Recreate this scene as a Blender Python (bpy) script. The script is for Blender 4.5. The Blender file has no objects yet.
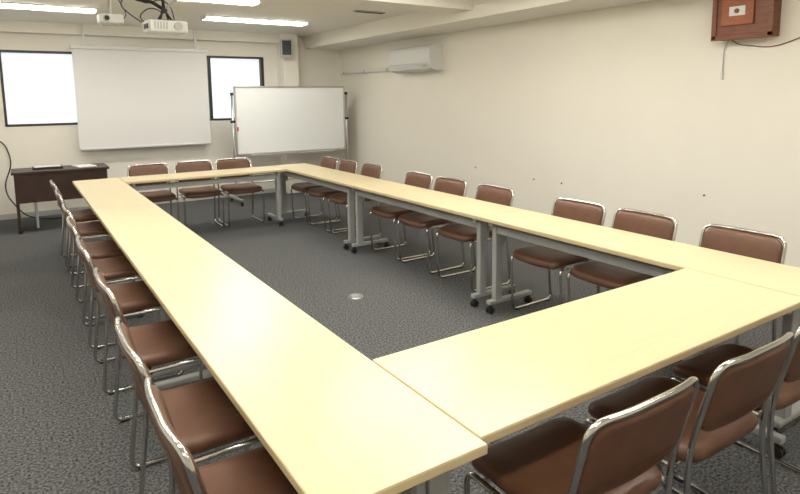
import bpy, bmesh, math, random
from mathutils import Matrix, Vector
random.seed(4)
scene=bpy.context.scene
scene.view_settings.view_transform='Standard'
scene.view_settings.look='None'

# ------------------------------------------------------------ materials
def mat(name,col,rough=.5,metal=0,noise=None,bump=None,emit=None,estr=0,coat=0,spec=None):
    m=bpy.data.materials.new(name); m.use_nodes=True
    nt=m.node_tree; b=nt.nodes['Principled BSDF']
    b.inputs['Base Color'].default_value=(*col,1); b.inputs['Roughness'].default_value=rough
    b.inputs['Metallic'].default_value=metal
    if coat: b.inputs['Coat Weight'].default_value=coat
    if spec is not None: b.inputs['Specular IOR Level'].default_value=spec
    if emit: 
        b.inputs['Emission Color'].default_value=(*emit,1); b.inputs['Emission Strength'].default_value=estr
    tc=nt.nodes.new('ShaderNodeTexCoord')
    def tex(scale,stretch,detail=4,rot=0):
        mp=nt.nodes.new('ShaderNodeMapping'); mp.inputs['Scale'].default_value=stretch
        n=nt.nodes.new('ShaderNodeTexNoise'); n.inputs['Scale'].default_value=scale; n.inputs['Detail'].default_value=detail
        nt.links.new(tc.outputs['Object'],mp.inputs['Vector']); nt.links.new(mp.outputs[0],n.inputs['Vector']); return n
    if noise:
        col2,scale,stretch=noise[:3]; lo,hi=(noise[3] if len(noise)>3 else (.35,.65))
        n=tex(scale,stretch); r=nt.nodes.new('ShaderNodeValToRGB')
        r.color_ramp.elements[0].position=lo; r.color_ramp.elements[1].position=hi
        r.color_ramp.elements[0].color=(*col,1); r.color_ramp.elements[1].color=(*col2,1)
        nt.links.new(n.outputs['Fac'],r.inputs['Fac']); nt.links.new(r.outputs[0],b.inputs['Base Color'])
    if bump:
        scale,stren,dist=bump; n=tex(scale,(1,1,1),3); bp=nt.nodes.new('ShaderNodeBump')
        bp.inputs['Strength'].default_value=stren; bp.inputs['Distance'].default_value=dist
        nt.links.new(n.outputs['Fac'],bp.inputs['Height']); nt.links.new(bp.outputs[0],b.inputs['Normal'])
    return m
M={}
M['wall']=mat('wall_paint',(.86,.822,.735),.85,noise=((.87,.832,.745),3,(1,1,1)),bump=(160,.05,.002))
M['ceil']=mat('ceiling_board',(.86,.83,.755),.9,noise=((.83,.80,.725),60,(1,1,1)),bump=(90,.1,.002))
M['carpet']=mat('carpet',(.030,.030,.031),.97,noise=((.185,.187,.190),85,(1,1,1),(.33,.66)),bump=(260,.45,.004),spec=.1)
M['wood']=mat('table_laminate',(.70,.60,.37),.28,noise=((.67,.567,.338),5,(.6,9,9),(.3,.75)))
M['edge']=mat('table_edge',(.62,.50,.29),.4)
M['grey']=mat('grey_painted_steel',(.36,.37,.365),.38,noise=((.34,.35,.345),20,(1,1,1)))
M['chrome']=mat('chrome_tube',(.58,.57,.55),.17,1)
M['vinyl']=mat('brown_vinyl',(.140,.062,.032),.42,noise=((.118,.050,.026),14,(1,1,1)),bump=(300,.1,.001))
M['black']=mat('black_plastic',(.012,.012,.013),.45)
M['white']=mat('white_plastic',(.74,.74,.72),.4)
M['whiteg']=mat('light_grey_plastic',(.48,.48,.46),.45)
M['screen']=mat('screen_fabric',(.79,.785,.775),.75)
M['board']=mat('whiteboard_enamel',(.83,.85,.85),.12)
M['alu']=mat('aluminium',(.58,.58,.58),.3,.9)
M['bronze']=mat('dark_bronze_frame',(.055,.045,.038),.45,.3)
M['pane']=mat('frosted_glass',(.55,.62,.68),.35,emit=(.86,.93,1.0),estr=.75,noise=((.62,.68,.74),6,(1,1,1)))
M['tube']=mat('fluorescent_diffuser',(.9,.9,.88),.5,emit=(1,.965,.885),estr=28)
M['desk']=mat('dark_brown_laminate',(.050,.024,.018),.4,noise=((.036,.017,.012),8,(1,10,1)))
M['boxw']=mat('reddish_wood',(.22,.070,.026),.45,noise=((.16,.046,.017),6,(1,2,14)))
M['boxp']=mat('orange_panel',(.36,.11,.035),.5,noise=((.30,.085,.026),6,(1,2,14)))
M['paper']=mat('paper',(.8,.8,.77),.8)
M['red']=mat('red_plastic',(.6,.05,.03),.4)

# ------------------------------------------------------------ mesh builder
class MB:
    def __init__(s): s.v=[];s.f=[];s.m=[];s.sm=[];s.mats=[]
    def mi(s,k):
        if k not in s.mats: s.mats.append(k)
        return s.mats.index(k)
    def add(s,vs,fs,k,smooth=False,T=None):
        o=len(s.v); i=s.mi(k)
        for p in vs:
            p=Vector(p); s.v.append(T@p if T else p)
        for f in fs: s.f.append([o+a for a in f]); s.m.append(i); s.sm.append(smooth)
    def box(s,a,b,k,bev=0,seg=2,T=None):
        bm=bmesh.new(); bmesh.ops.create_cube(bm,size=1)
        a=Vector(a);b=Vector(b);c=(a+b)/2;d=b-a
        for v in bm.verts: v.co=Vector((v.co.x*d.x,v.co.y*d.y,v.co.z*d.z))+c
        if bev: bmesh.ops.bevel(bm,geom=bm.edges[:],offset=bev,segments=seg,profile=.5,affect='EDGES')
        bm.verts.index_update()
        s.add([v.co.copy() for v in bm.verts],[[v.index for v in f.verts] for f in bm.faces],k,False,T); bm.free()
    def tube(s,pts,r,k,n=10,closed=False,T=None):
        pts=[Vector(p) for p in pts]; N=len(pts); tang=[]
        for i in range(N):
            if closed: t=pts[(i+1)%N]-pts[i-1]
            else: t=pts[min(i+1,N-1)]-pts[max(i-1,0)]
            tang.append(t.normalized())
        up=Vector((0,0,1)) if abs(tang[0].z)<.9 else Vector((1,0,0))
        nr=(up-tang[0]*up.dot(tang[0])).normalized(); vs=[];fs=[]
        for i in range(N):
            nr=(nr-tang[i]*nr.dot(tang[i]))
            if nr.length<1e-6: nr=tang[i].orthogonal()
            nr.normalize(); bn=tang[i].cross(nr)
            for j in range(n):
                a=2*math.pi*j/n; vs.append(pts[i]+r*(math.cos(a)*nr+math.sin(a)*bn))
        R=N if closed else N-1
        for i in range(R):
            for j in range(n):
                fs.append([i*n+j,i*n+(j+1)%n,((i+1)%N)*n+(j+1)%n,((i+1)%N)*n+j])
        if not closed: fs.append(list(range(n))[::-1]); fs.append([(N-1)*n+j for j in range(n)])
        s.add(vs,fs,k,True,T)
    def cyl(s,a,b,r,k,n=20,T=None,r2=None):
        a=Vector(a);b=Vector(b);t=(b-a).normalized();u=t.orthogonal().normalized();w=t.cross(u);r2=r if r2 is None else r2
        vs=[a+r*(math.cos(2*math.pi*j/n)*u+math.sin(2*math.pi*j/n)*w) for j in range(n)]+[b+r2*(math.cos(2*math.pi*j/n)*u+math.sin(2*math.pi*j/n)*w) for j in range(n)]
        s.add(vs,[[j,(j+1)%n,n+(j+1)%n,n+j] for j in range(n)],k,True,T)
        s.add(vs[:n],[list(range(n))[::-1]],k,False,T); s.add(vs[n:],[list(range(n))],k,False,T)
    def pad(s,w,d,r,prof,k,fn,n=8):
        vs=[];fs=[];cnt=None
        for ins,h in prof:
            ww=w/2-ins; dd=d/2-ins; rr=max(.004,min(r-ins*.4,ww*.9,dd*.9)); ring=[]
            for cx,cy,a0 in ((ww-rr,dd-rr,0),(-ww+rr,dd-rr,90),(-ww+rr,-dd+rr,180),(ww-rr,-dd+rr,270)):
                for j in range(n+1):
                    a=math.radians(a0+90*j/n); ring.append((cx+rr*math.cos(a),cy+rr*math.sin(a)))
                nx={0:(-ww+rr,dd),90:(-ww,-dd+rr),180:(ww-rr,-dd),270:(ww,dd-rr)}[a0]
                st=ring[-1]
                for q in range(1,6): ring.append((st[0]+(nx[0]-st[0])*q/6,st[1]+(nx[1]-st[1])*q/6))
            cnt=len(ring); vs+= [fn(x,y,h) for x,y in ring]
        R=len(prof)
        for i in range(R-1):
            for j in range(cnt): fs.append([i*cnt+j,i*cnt+(j+1)%cnt,(i+1)*cnt+(j+1)%cnt,(i+1)*cnt+j])
        fs.append(list(range(cnt))[::-1]); fs.append([(R-1)*cnt+j for j in range(cnt)])
        s.add(vs,fs,k,True)
    def mesh(s,name):
        me=bpy.data.meshes.new(name); me.from_pydata([tuple(v) for v in s.v],[],s.f)
        for k in s.mats: me.materials.append(M[k])
        for p,i,sm in zip(me.polygons,s.m,s.sm): p.material_index=i; p.use_smooth=sm
        bm=bmesh.new(); bm.from_mesh(me); bmesh.ops.recalc_face_normals(bm,faces=bm.faces[:]); bm.to_mesh(me); bm.free()
        return me
    def obj(s,name,loc=(0,0,0),rz=0):
        return place(s.mesh(name),name,loc,rz)
def place(me,name,loc=(0,0,0),rz=0):
    o=bpy.data.objects.new(name,me); o.location=loc; o.rotation_euler=(0,0,rz); scene.collection.objects.link(o); return o
def fillet(P,r,n=6):
    P=[Vector(p) for p in P]; rs=r if isinstance(r,(list,tuple)) else [r]*len(P); out=[P[0]]
    for i in range(1,len(P)-1):
        a=(P[i-1]-P[i]);b=(P[i+1]-P[i]); d=min(rs[i],a.length*.48,b.length*.48)
        s=P[i]+a.normalized()*d; e=P[i]+b.normalized()*d
        for j in range(n+1):
            t=j/n; out.append(s*(1-t)**2+P[i]*2*t*(1-t)+e*t*t)
    out.append(P[-1]); return out

# ------------------------------------------------------------ room
XL,XR,YN,YF,H=-2.3,3.91,-2.6,8.21,2.57
def simple(name,a,b,k,bev=0):
    mb=MB(); mb.box(a,b,k,bev); return mb.obj(name)
simple('floor',(XL-.1,YN-.1,-.1),(XR+.1,YF+.2,0),'carpet')
simple('ceiling',(XL-.1,YN-.1,H),(XR+.1,YF+.2,H+.1),'ceil')
simple('wall_left',(XL-.1,YN-.1,0),(XL,YF+.2,H),'wall')
simple('wall_right',(XR,YN-.1,0),(XR+.1,YF+.2,H),'wall')
simple('wall_near',(XL,YN-.1,0),(XR,YN,H),'wall')
W1=(-1.02,.45);W2=(1.50,2.52);ZW=(1.22,2.21)
mb=MB()
mb.box((XL,YF,0),(XR,YF+.2,ZW[0]),'wall'); mb.box((XL,YF,ZW[1]),(XR,YF+.2,H),'wall')
for a,b in ((XL,W1[0]),(W1[1],W2[0]),(W2[1],XR)): mb.box((a,YF,ZW[0]),(b,YF+.2,ZW[1]),'wall')
mb.obj('wall_far')
def window(name,x0,x1,mid):
    mb=MB(); t=.03; y0=YF+.02;y1=YF+.10
    mb.box((x0,y0-.03,ZW[0]),(x1,y1,ZW[0]+t),'bronze',.004); mb.box((x0,y0-.03,ZW[1]-t),(x1,y1,ZW[1]),'bronze',.004)
    mb.box((x0,y0-.03,ZW[0]),(x0+t,y1,ZW[1]),'bronze',.004); mb.box((x1-t-.02,y0-.03,ZW[0]),(x1,y1,ZW[1]),'bronze',.004)
    for m in mid: mb.box((m-.022,y0,ZW[0]),(m+.022,y1,ZW[1]),'bronze',.004)
    mb.box((x0+.01,YF+.07,ZW[0]+.01),(x1-.01,YF+.078,ZW[1]-.01),'pane')
    mb.obj(name)
window('window_1',*W1,[-.25+.12]); window('window_2',*W2,[1.66])
# ceiling soffits
simple('trim_1',(3.25,YN,2.37),(XR,YF,H),'ceil')
simple('trim_2',(XL,YF-.16,2.43),(2.75,YF,H),'ceil')
simple('trim_3',(2.75,YF-.28,0),(3.0,YF,2.37+.2),'wall')
simple('trim_4',(XL,3.90,2.46),(3.25,4.28,H),'ceil')
simple('baseboard_far',(XL,YF-.012,0),(XR,YF,.07),'whiteg'); simple('baseboard_right',(XR-.012,YN,0),(XR,YF,.07),'whiteg')
simple('baseboard_left',(XL,YN,0),(XL+.012,YF,.07),'whiteg')

# ------------------------------------------------------------ ceiling lights
mb=MB(); mb.box((-.70,-.125,-.012),(.70,.125,.0),'white',.003); mb.box((-.67,-.10,-.03),(.67,.10,-.010),'tube',.006)
for x in (-.69,.67): mb.box((x,-.11,-.034),(x+.02,.11,0),'white',.003)
lm=mb.mesh('fluorescent_ceiling_light')
for y,xs in ((6.57,(-.72,1.84)),(5.15,(.66,)),(3.2,(-.72,1.84)),(2.0,(-.72,1.84)),(.7,(-.72,1.84)),(-.9,(-.72,1.84))):
    for x in xs: place(lm,'fluorescent_ceiling_light',(x,y,H))
mb=MB(); mb.box((-.2,-.05,-.012),(.2,.05,0),'whiteg',.003)
for i in range(4): mb.box((-.19,-.04+i*.022,-.016),(.19,-.03+i*.022,-.010),'black')
mb.obj('ceiling_air_vent',(2.75,5.2,H))

# ------------------------------------------------------------ tables
def table_mesh(L,D=.45,side=1):
    mb=MB(); h=.70
    mb.box((-L/2+.0015,-D/2,h-.027),(L/2-.0015,D/2,h-.002),'edge',.003)
    mb.box((-L/2+.003,-D/2+.002,h-.004),(L/2-.003,D/2-.002,h),'wood',.0015)
    lx=L/2-.085; cy=side*(D/2-.10)
    for sx in (-1,1):
        x=sx*lx
        mb.box((x-.022,cy-.032,.085),(x+.022,cy+.032,.64),'grey',.006)
        mb.box((x-.02,-D/2+.03,.64),(x+.02,D/2-.03,.672),'grey',.004)
        mb.box((x-.024,-D/2+.015,.068),(x+.024,D/2-.015,.10),'grey',.008)
        mb.box((x-.012,cy-side*.05-.015,.50),(x+.012,cy-side*.05+.015,.645),'grey',.004)
        for sy in (-1,1):
            y=sy*(D/2-.035)
            mb.cyl((x,y,.05),(x,y,.07),.012,'black',12)
            for q in (-.019,.007): mb.cyl((x+q,y,.0255),(x+q+.012,y,.0255),.025,'black',18)
            mb.box((x-.008,y-.02,.03),(x+.008,y+.02,.056),'black',.003)
    mb.box((-lx,cy-.022,.585),(lx,cy+.022,.64),'grey',.005)
    mb.tube([(-lx,cy-side*.10,.655),(lx,cy-side*.10,.655)],.012,'grey')
    for y in (cy-side*.07,cy-side*.15,cy-side*.23):
        mb.tube(fillet([(-lx+.06,y,.67),(-lx+.06,y,.585),(lx-.06,y,.585),(lx-.06,y,.67)],.02),.004,'chrome',6)
    for i in range(7):
        x=(-lx+.1)+(2*lx-.2)*i/6; mb.tube([(x,cy-side*.05,.587),(x,cy-side*.25,.587)],.003,'chrome',6)
    return mb.mesh('folding_table')
def row(x,ys,side):
    for a,b in zip(ys,ys[1:]):
        L=b-a; me=table_mesh(L,.45,side); place(me,'folding_table',(x,(a+b)/2,0),math.pi/2)
row(-.225,[-.03,2.13,4.12,6.07],-1)
row(2.025,[.02,2.09,4.11,6.10],1)
place(table_mesh(1.795,.54,1),'folding_table',(.90,.272,0),0)
place(table_mesh(1.795,.46,-1),'folding_table',(.90,5.85,0),0)

# ------------------------------------------------------------ chairs
def chair_mesh():
    mb=MB(); x=.222
    yb=lambda z: -.19-(z-.45)*.24
    side=[(-x,-.16,.415),(-x,.185,.415),(-x,.165,.011),(-x,-.245,.011),(-x,-.19,.45),(-x,yb(.785),.785)]
    top=[(-x*.5,yb(.785)-.018,.787),(x*.5,yb(.785)-.018,.787)]
    oth=[(-p[0],p[1],p[2]) for p in side[::-1]]
    P=side+top+oth
    R=[0,.045,.05,.05,.12,.055,.08,.08,.055,.12,.05,.05,.045,0]
    mb.tube(fillet(P,R),.0098,'chrome',10)
    for y,z in ((.12,.408),(-.14,.408)): mb.tube([(-x,y,z),(x,y,z)],.009,'chrome',8)
    for s in (-1,1):
        for y in (.12,-.2): mb.box((s*x-.014,y-.02,0),(s*x+.014,y+.02,.012),'black',.003)
    def fs(px,py,h):
        z=.425+h - (.018*max(0,(py-.10)/.11)**2) + .010*(abs(px)/.21)**2 + (.012*max(0,(-py-.1)/.1)**2)
        return Vector((px,py+.0,z))
    mb.pad(.425,.42,.06,[(.03,-.012),(.006,-.008),(0,.004),(.0,.018),(.005,.030),(.016,.037),(.04,.040),(.09,.038),(.16,.035),(.20,.034)],'vinyl',fs)
    def fb(px,pz,h):
        z=.662+pz; y=yb(z)-.018*(1-(px/.21)**2)+.0+h
        return Vector((px,y,z))
    mb.pad(.426,.230,.055,[(.02,-.014),(.005,-.011),(0,-.004),(0,.004),(.004,.013),(.015,.019),(.04,.022),(.09,.022)],'vinyl',fb)
    return mb.mesh('stacking_chair')
cm=chair_mesh()
def chair(x,y,rz): place(cm,'stacking_chair',(x+random.uniform(-.008,.008),y+random.uniform(-.008,.008),0),math.radians(rz+random.uniform(-1.5,1.5)))
for y in (.44,.99,1.72,2.49,3.18,3.75,4.62,5.34): chair(-.385,y,-90)
for y in (.61,1.22,1.745,2.64,3.24,3.76,4.69,5.24,5.74): chair(2.18,y,90)
for x in (.38,.91,1.45): chair(x,.06,0)
for x in (.37,.89,1.40): chair(x,6.14,180)

# ------------------------------------------------------------ projection screen
mb=MB(); y=8.03
mb.box((-.20,y-.002,.90),(1.57,y+.002,2.24),'screen')
mb.box((-.19,y-.014,.875),(1.56,y+.014,.905),'white',.006)
mb.box((-.22,y-.03,2.235),(1.59,y+.03,2.29),'white',.012)
for x in (-.05,1.42): mb.box((x-.015,y-.015,2.28),(x+.015,y+.015,2.57),'white')
mb.obj('projection_screen')

# ------------------------------------------------------------ whiteboard on stand
mb=MB(); x0,x1,y=1.80,3.58,7.5
mb.box((x0,y-.012,.73),(x1,y+.012,1.72),'board',.002)
for a,b in (((x0-.012,y-.018,1.705),(x1+.012,y+.018,1.735)),((x0-.012,y-.018,.715),(x1+.012,y+.018,.745)),((x0-.014,y-.018,.715),(x0+.012,y+.018,1.735)),((x1-.012,y-.018,.715),(x1+.014,y+.018,1.735))): mb.box(a,b,'alu',.004)
mb.box((x0+.2,y-.075,.70),(x1-.2,y-.01,.716),'alu',.003)
for x in (x0-.045,x1+.045):
    mb.tube([(x,y,.06),(x,y,1.60)],.016,'alu',12); mb.box((x-.02,y-.02,1.60),(x+.02,y+.02,1.64),'black',.004)
    mb.cyl((x-.03,y,1.22),(x+.03,y,1.22),.022,'black',14)
    mb.box((x-.02,y-.28,.065),(x+.02,y+.28,.10),'alu',.006)
    for s in (-1,1):
        mb.cyl((x,y+s*.25,.045),(x,y+s*.25,.07),.01,'black',10); mb.cyl((x-.012,y+s*.25,.03),(x+.012,y+s*.25,.03),.03,'black',18)
mb.tube([(x0-.045,y,.30),(x1+.045,y,.30)],.014,'alu',12)
mb.box((x0+.01,y-.03,1.08),(x0+.03,y-.012,1.14),'red',.003)
mb.obj('mobile_whiteboard')

# ------------------------------------------------------------ desk
mb=MB(); x0,x1,y0,y1=-.99,.02,7.05,7.55
mb.box((x0-.01,y0-.01,.70),(x1+.01,y1+.01,.73),'desk',.004)
mb.box((x0+.02,y0+.01,.36),(x1-.02,y0+.035,.70),'desk',.003)
for x in (x0+.03,x1-.03):
    mb.box((x-.016,y0+.02,.05),(x+.016,y1-.02,.70),'desk',.003)
    mb.box((x-.02,y0,0),(x+.02,y1,.045),'black',.005)
mb.box((x0+.2,y0+.04,.045),(x0+.225,y1-.05,.40),'grey',.003)
mb.box((x0+.05,y1-.05,.5),(x1-.05,y1-.03,.70),'desk',.003)
mb.obj('lectern_desk')
mb=MB(); mb.box((-.16,-.11,0),(.16,.11,.025),'black',.004); mb.box((-.14,-.09,.025),(.14,.09,.028),'paper'); mb.obj('document_tray',(-.62,7.33,.73))
mb=MB(); mb.box((-.11,-.15,0),(.10,.15,.012),'paper',.002); mb.obj('paper_stack',(-.22,7.30,.73),.2)
mb=MB(); mb.tube(fillet([(-1.22,8.19,1.1),(-1.05,8.17,1.02),(-.98,8.15,.75),(-1.12,8.12,.4),(-.9,8.05,.05),(-.7,7.9,.012),(-.4,7.8,.012)],.2,8),.008,'black',8); mb.obj('power_cable')

# ------------------------------------------------------------ air conditioner on right wall
mb=MB(); ya,yb_=5.27,6.27
prof=[(0,1.90),(-.10,1.895),(-.19,1.925),(-.225,1.99),(-.23,2.08),(-.215,2.19),(-.19,2.22),(0,2.225)]
vs=[];n=len(prof)
for yy in (ya,yb_):
    for dx,z in prof: vs.append((XR+dx,yy,z))
mb.add(vs,[[i,(i+1)%n,n+(i+1)%n,n+i] for i in range(n)]+[list(range(n)),[n+i for i in range(n)]],'white')
mb.box((XR-.205,ya+.04,1.905),(XR-.10,yb_-.04,1.918),'whiteg',.002)
mb.box((XR-.233,ya+.02,1.995),(XR-.215,yb_-.02,2.0),'whiteg')
for i in range(5): mb.box((XR-.18+i*.03,ya+.05,2.224),(XR-.17+i*.03,yb_-.05,2.228),'whiteg')
mb.box((XR-.235,ya+.08,1.955),(XR-.20,ya+.14,1.968),'whiteg',.002)
mb.obj('wall_air_conditioner')
mb=MB(); mb.tube(fillet([(XR-.03,6.27,1.96),(XR-.03,8.12,1.96),(XR-.03,8.14,1.96)],.05),.022,'white',12)
for y in (6.6,7.3,8.0): mb.box((XR-.06,y-.012,1.935),(XR,y+.012,1.985),'whiteg',.003)
mb.obj('refrigerant_pipe')

# ------------------------------------------------------------ wooden box on right wall
mb=MB(); y0,y1,z0,z1=1.15,1.59,1.97,2.33; xf=XR-.12
mb.box((xf,y0,z0),(XR,y1,z1),'boxw',.006)
mb.box((xf-.012,y0-.008,z0-.008),(xf+.004,y1+.008,z0+.03),'boxw',.003); mb.box((xf-.012,y0-.008,z1-.03),(xf+.004,y1+.008,z1+.008),'boxw',.003)
mb.box((xf-.012,y0-.008,z0),(xf+.004,y0+.03,z1),'boxw',.003); mb.box((xf-.012,y1-.03,z0),(xf+.004,y1+.008,z1),'boxw',.003)
mb.box((xf-.018,y0+.13,z0+.10),(xf+.0,y1-.07,z1-.06),'boxp',.003)
mb.box((xf-.022,y0+.19,z0+.17),(xf-.016,y1-.13,z0+.24),'paper',.002)
mb.cyl((xf-.03,(y0+y1)/2+.03,z0+.205),(xf-.016,(y0+y1)/2+.03,z0+.205),.018,'boxw',16)
mb.obj('wooden_wall_box')
mb=MB(); x=XR-.008
mb.tube(fillet([(x,1.50,1.97),(x,1.44,1.93),(x,1.2,1.89),(x,1.05,1.93),(x,.75,2.05)],.12,8),.004,'boxw',8)
mb.tube(fillet([(x,1.52,1.97),(x,1.555,1.9),(x,1.555,1.72)],.05,6),.004,'whiteg',8)
mb.box((XR-.02,1.548,1.66),(XR,1.567,1.72),'white',.003)
mb.obj('speaker_cable')
mb=MB()
for y,z in ((3.6,.62),(3.2,.62),(1.65,.70),(4.6,.66)): mb.cyl((XR-.006,y,z),(XR,y,z),.009,'black',10)
mb.obj('wall_anchor_plugs')

# ------------------------------------------------------------ projector
mb=MB(); hc=.385
mb.box((-.16,-.13,-.055),(.16,.13,.05),'white',.018,3)
mb.cyl((.07,-.13,0),(.07,-.15,0),.035,'whiteg',20); mb.cyl((.07,.125,0),(.07,.15,0),.035,'black',20)
mb.box((-.165,-.06,-.02),(-.158,.06,.02),'black')
for i in range(5): mb.box((-.13+i*.025,-.134,-.03),(-.12+i*.025,-.129,.03),'whiteg')
mb.box((-.07,-.06,.05),(.07,.06,.062),'black',.004)
for s in (-1,1):
    mb.tube([(s*.05,-.04,.055),(s*.015,0,.13)],.009,'black',8); mb.tube([(s*.05,.04,.055),(s*.015,0,.13)],.009,'black',8)
mb.cyl((0,0,.12),(0,0,.16),.028,'black')
mb.tube(fillet([(0,0,.15),(-.10,0,.21),(-.22,.06,.23),(-.26,.1,.33)],.03),.016,'black')
mb.tube([(.0,0,.15),(.14,.05,.27),(.14,.05,hc)],.012,'whiteg')
mb.tube([(0,0,.15),(-.02,0,hc)],.013,'black')
for p in ((-.26,.1),(.14,.05),(-.02,0)): mb.cyl((p[0],p[1],hc-.015),(p[0],p[1],hc),.05,'white',20)
mb.tube([(-.26,.1,.31),(-.26,.1,hc)],.014,'black')
for P in ([(-.1,.12,.02),(-.17,.2,.10),(-.06,.2,.20),(.03,.1,.14),(-.05,.13,.03)],[(.1,.13,.0),(.16,.2,.06),(.12,.18,.22),(.0,.1,.26),(-.12,.1,.20),(-.22,.12,.26)],[(-.26,.1,.30),(-.33,.16,.19),(-.24,.2,.12),(-.15,.16,.05)]):
    mb.tube(fillet(P,.07,8),.0055,'black',8)
mb.obj('ceiling_projector',(.27,4.55,H-hc),.1)
mb=MB(); mb.box((-.10,-.08,-.04),(.10,.08,.04),'white',.015,3); mb.cyl((0,0,.03),(0,0,.28),.014,'whiteg'); mb.cyl((0,0,.28),(0,0,.30),.045,'white'); mb.cyl((-.04,-.078,0),(-.04,-.10,0),.028,'whiteg'); mb.cyl((-.04,-.10,0),(-.04,-.104,0),.02,'black')
mb.tube(fillet([(.09,.03,.0),(.15,.05,.05),(.10,.04,.16),(.03,.02,.24)],.05),.005,'black',8)
mb.box((-.06,-.05,-.052),(.06,.05,-.038),'whiteg',.004)
mb.obj('ceiling_camera',(-.12,4.9,H-.30))

# ------------------------------------------------------------ wall speaker
mb=MB(); mb.box((-.09,-.08,-.13),(.09,.08,.13),'whiteg',.012,3); mb.box((-.07,-.09,-.11),(.07,-.078,.11),'black',.004); mb.box((-.02,.08,-.02),(.02,.16,.02),'black')
mb.obj('wall_speaker',(2.74,7.78,2.33),-.3)

mb=MB(); mb.cyl((0,0,0),(0,0,.006),.062,'alu',28,r2=.058); mb.cyl((0,0,.006),(0,0,.010),.040,'grey',24); mb.box((-.004,-.03,.009),(.004,.03,.012),'alu'); mb.obj('floor_outlet_cover',(1.22,2.88,0))

# ------------------------------------------------------------ world + camera
w=bpy.data.worlds.new('world'); scene.world=w; w.use_nodes=True; w.node_tree.nodes['Background'].inputs[0].default_value=(.8,.88,1,1); w.node_tree.nodes['Background'].inputs[1].default_value=.5
q=(-.913,-1.044,1.551,.578,.132,.011,587.4); cy=175
yw,p,r=q[3:6]
f=Vector((math.sin(yw)*math.cos(p),math.cos(yw)*math.cos(p),-math.sin(p))); rt=Vector((math.cos(yw),-math.sin(yw),0)); dn=f.cross(rt)
R=math.cos(r)*rt+math.sin(r)*dn; D=-math.sin(r)*rt+math.cos(r)*dn
cam=bpy.data.cameras.new('camera'); co=bpy.data.objects.new('camera',cam); scene.collection.objects.link(co)
co.matrix_world=Matrix(((R.x,-D.x,-f.x,q[0]),(R.y,-D.y,-f.y,q[1]),(R.z,-D.z,-f.z,q[2]),(0,0,0,1)))
cam.sensor_width=36; cam.lens=q[6]/800*36; cam.shift_y=-(247-cy)/800; cam.clip_start=.02
scene.camera=co
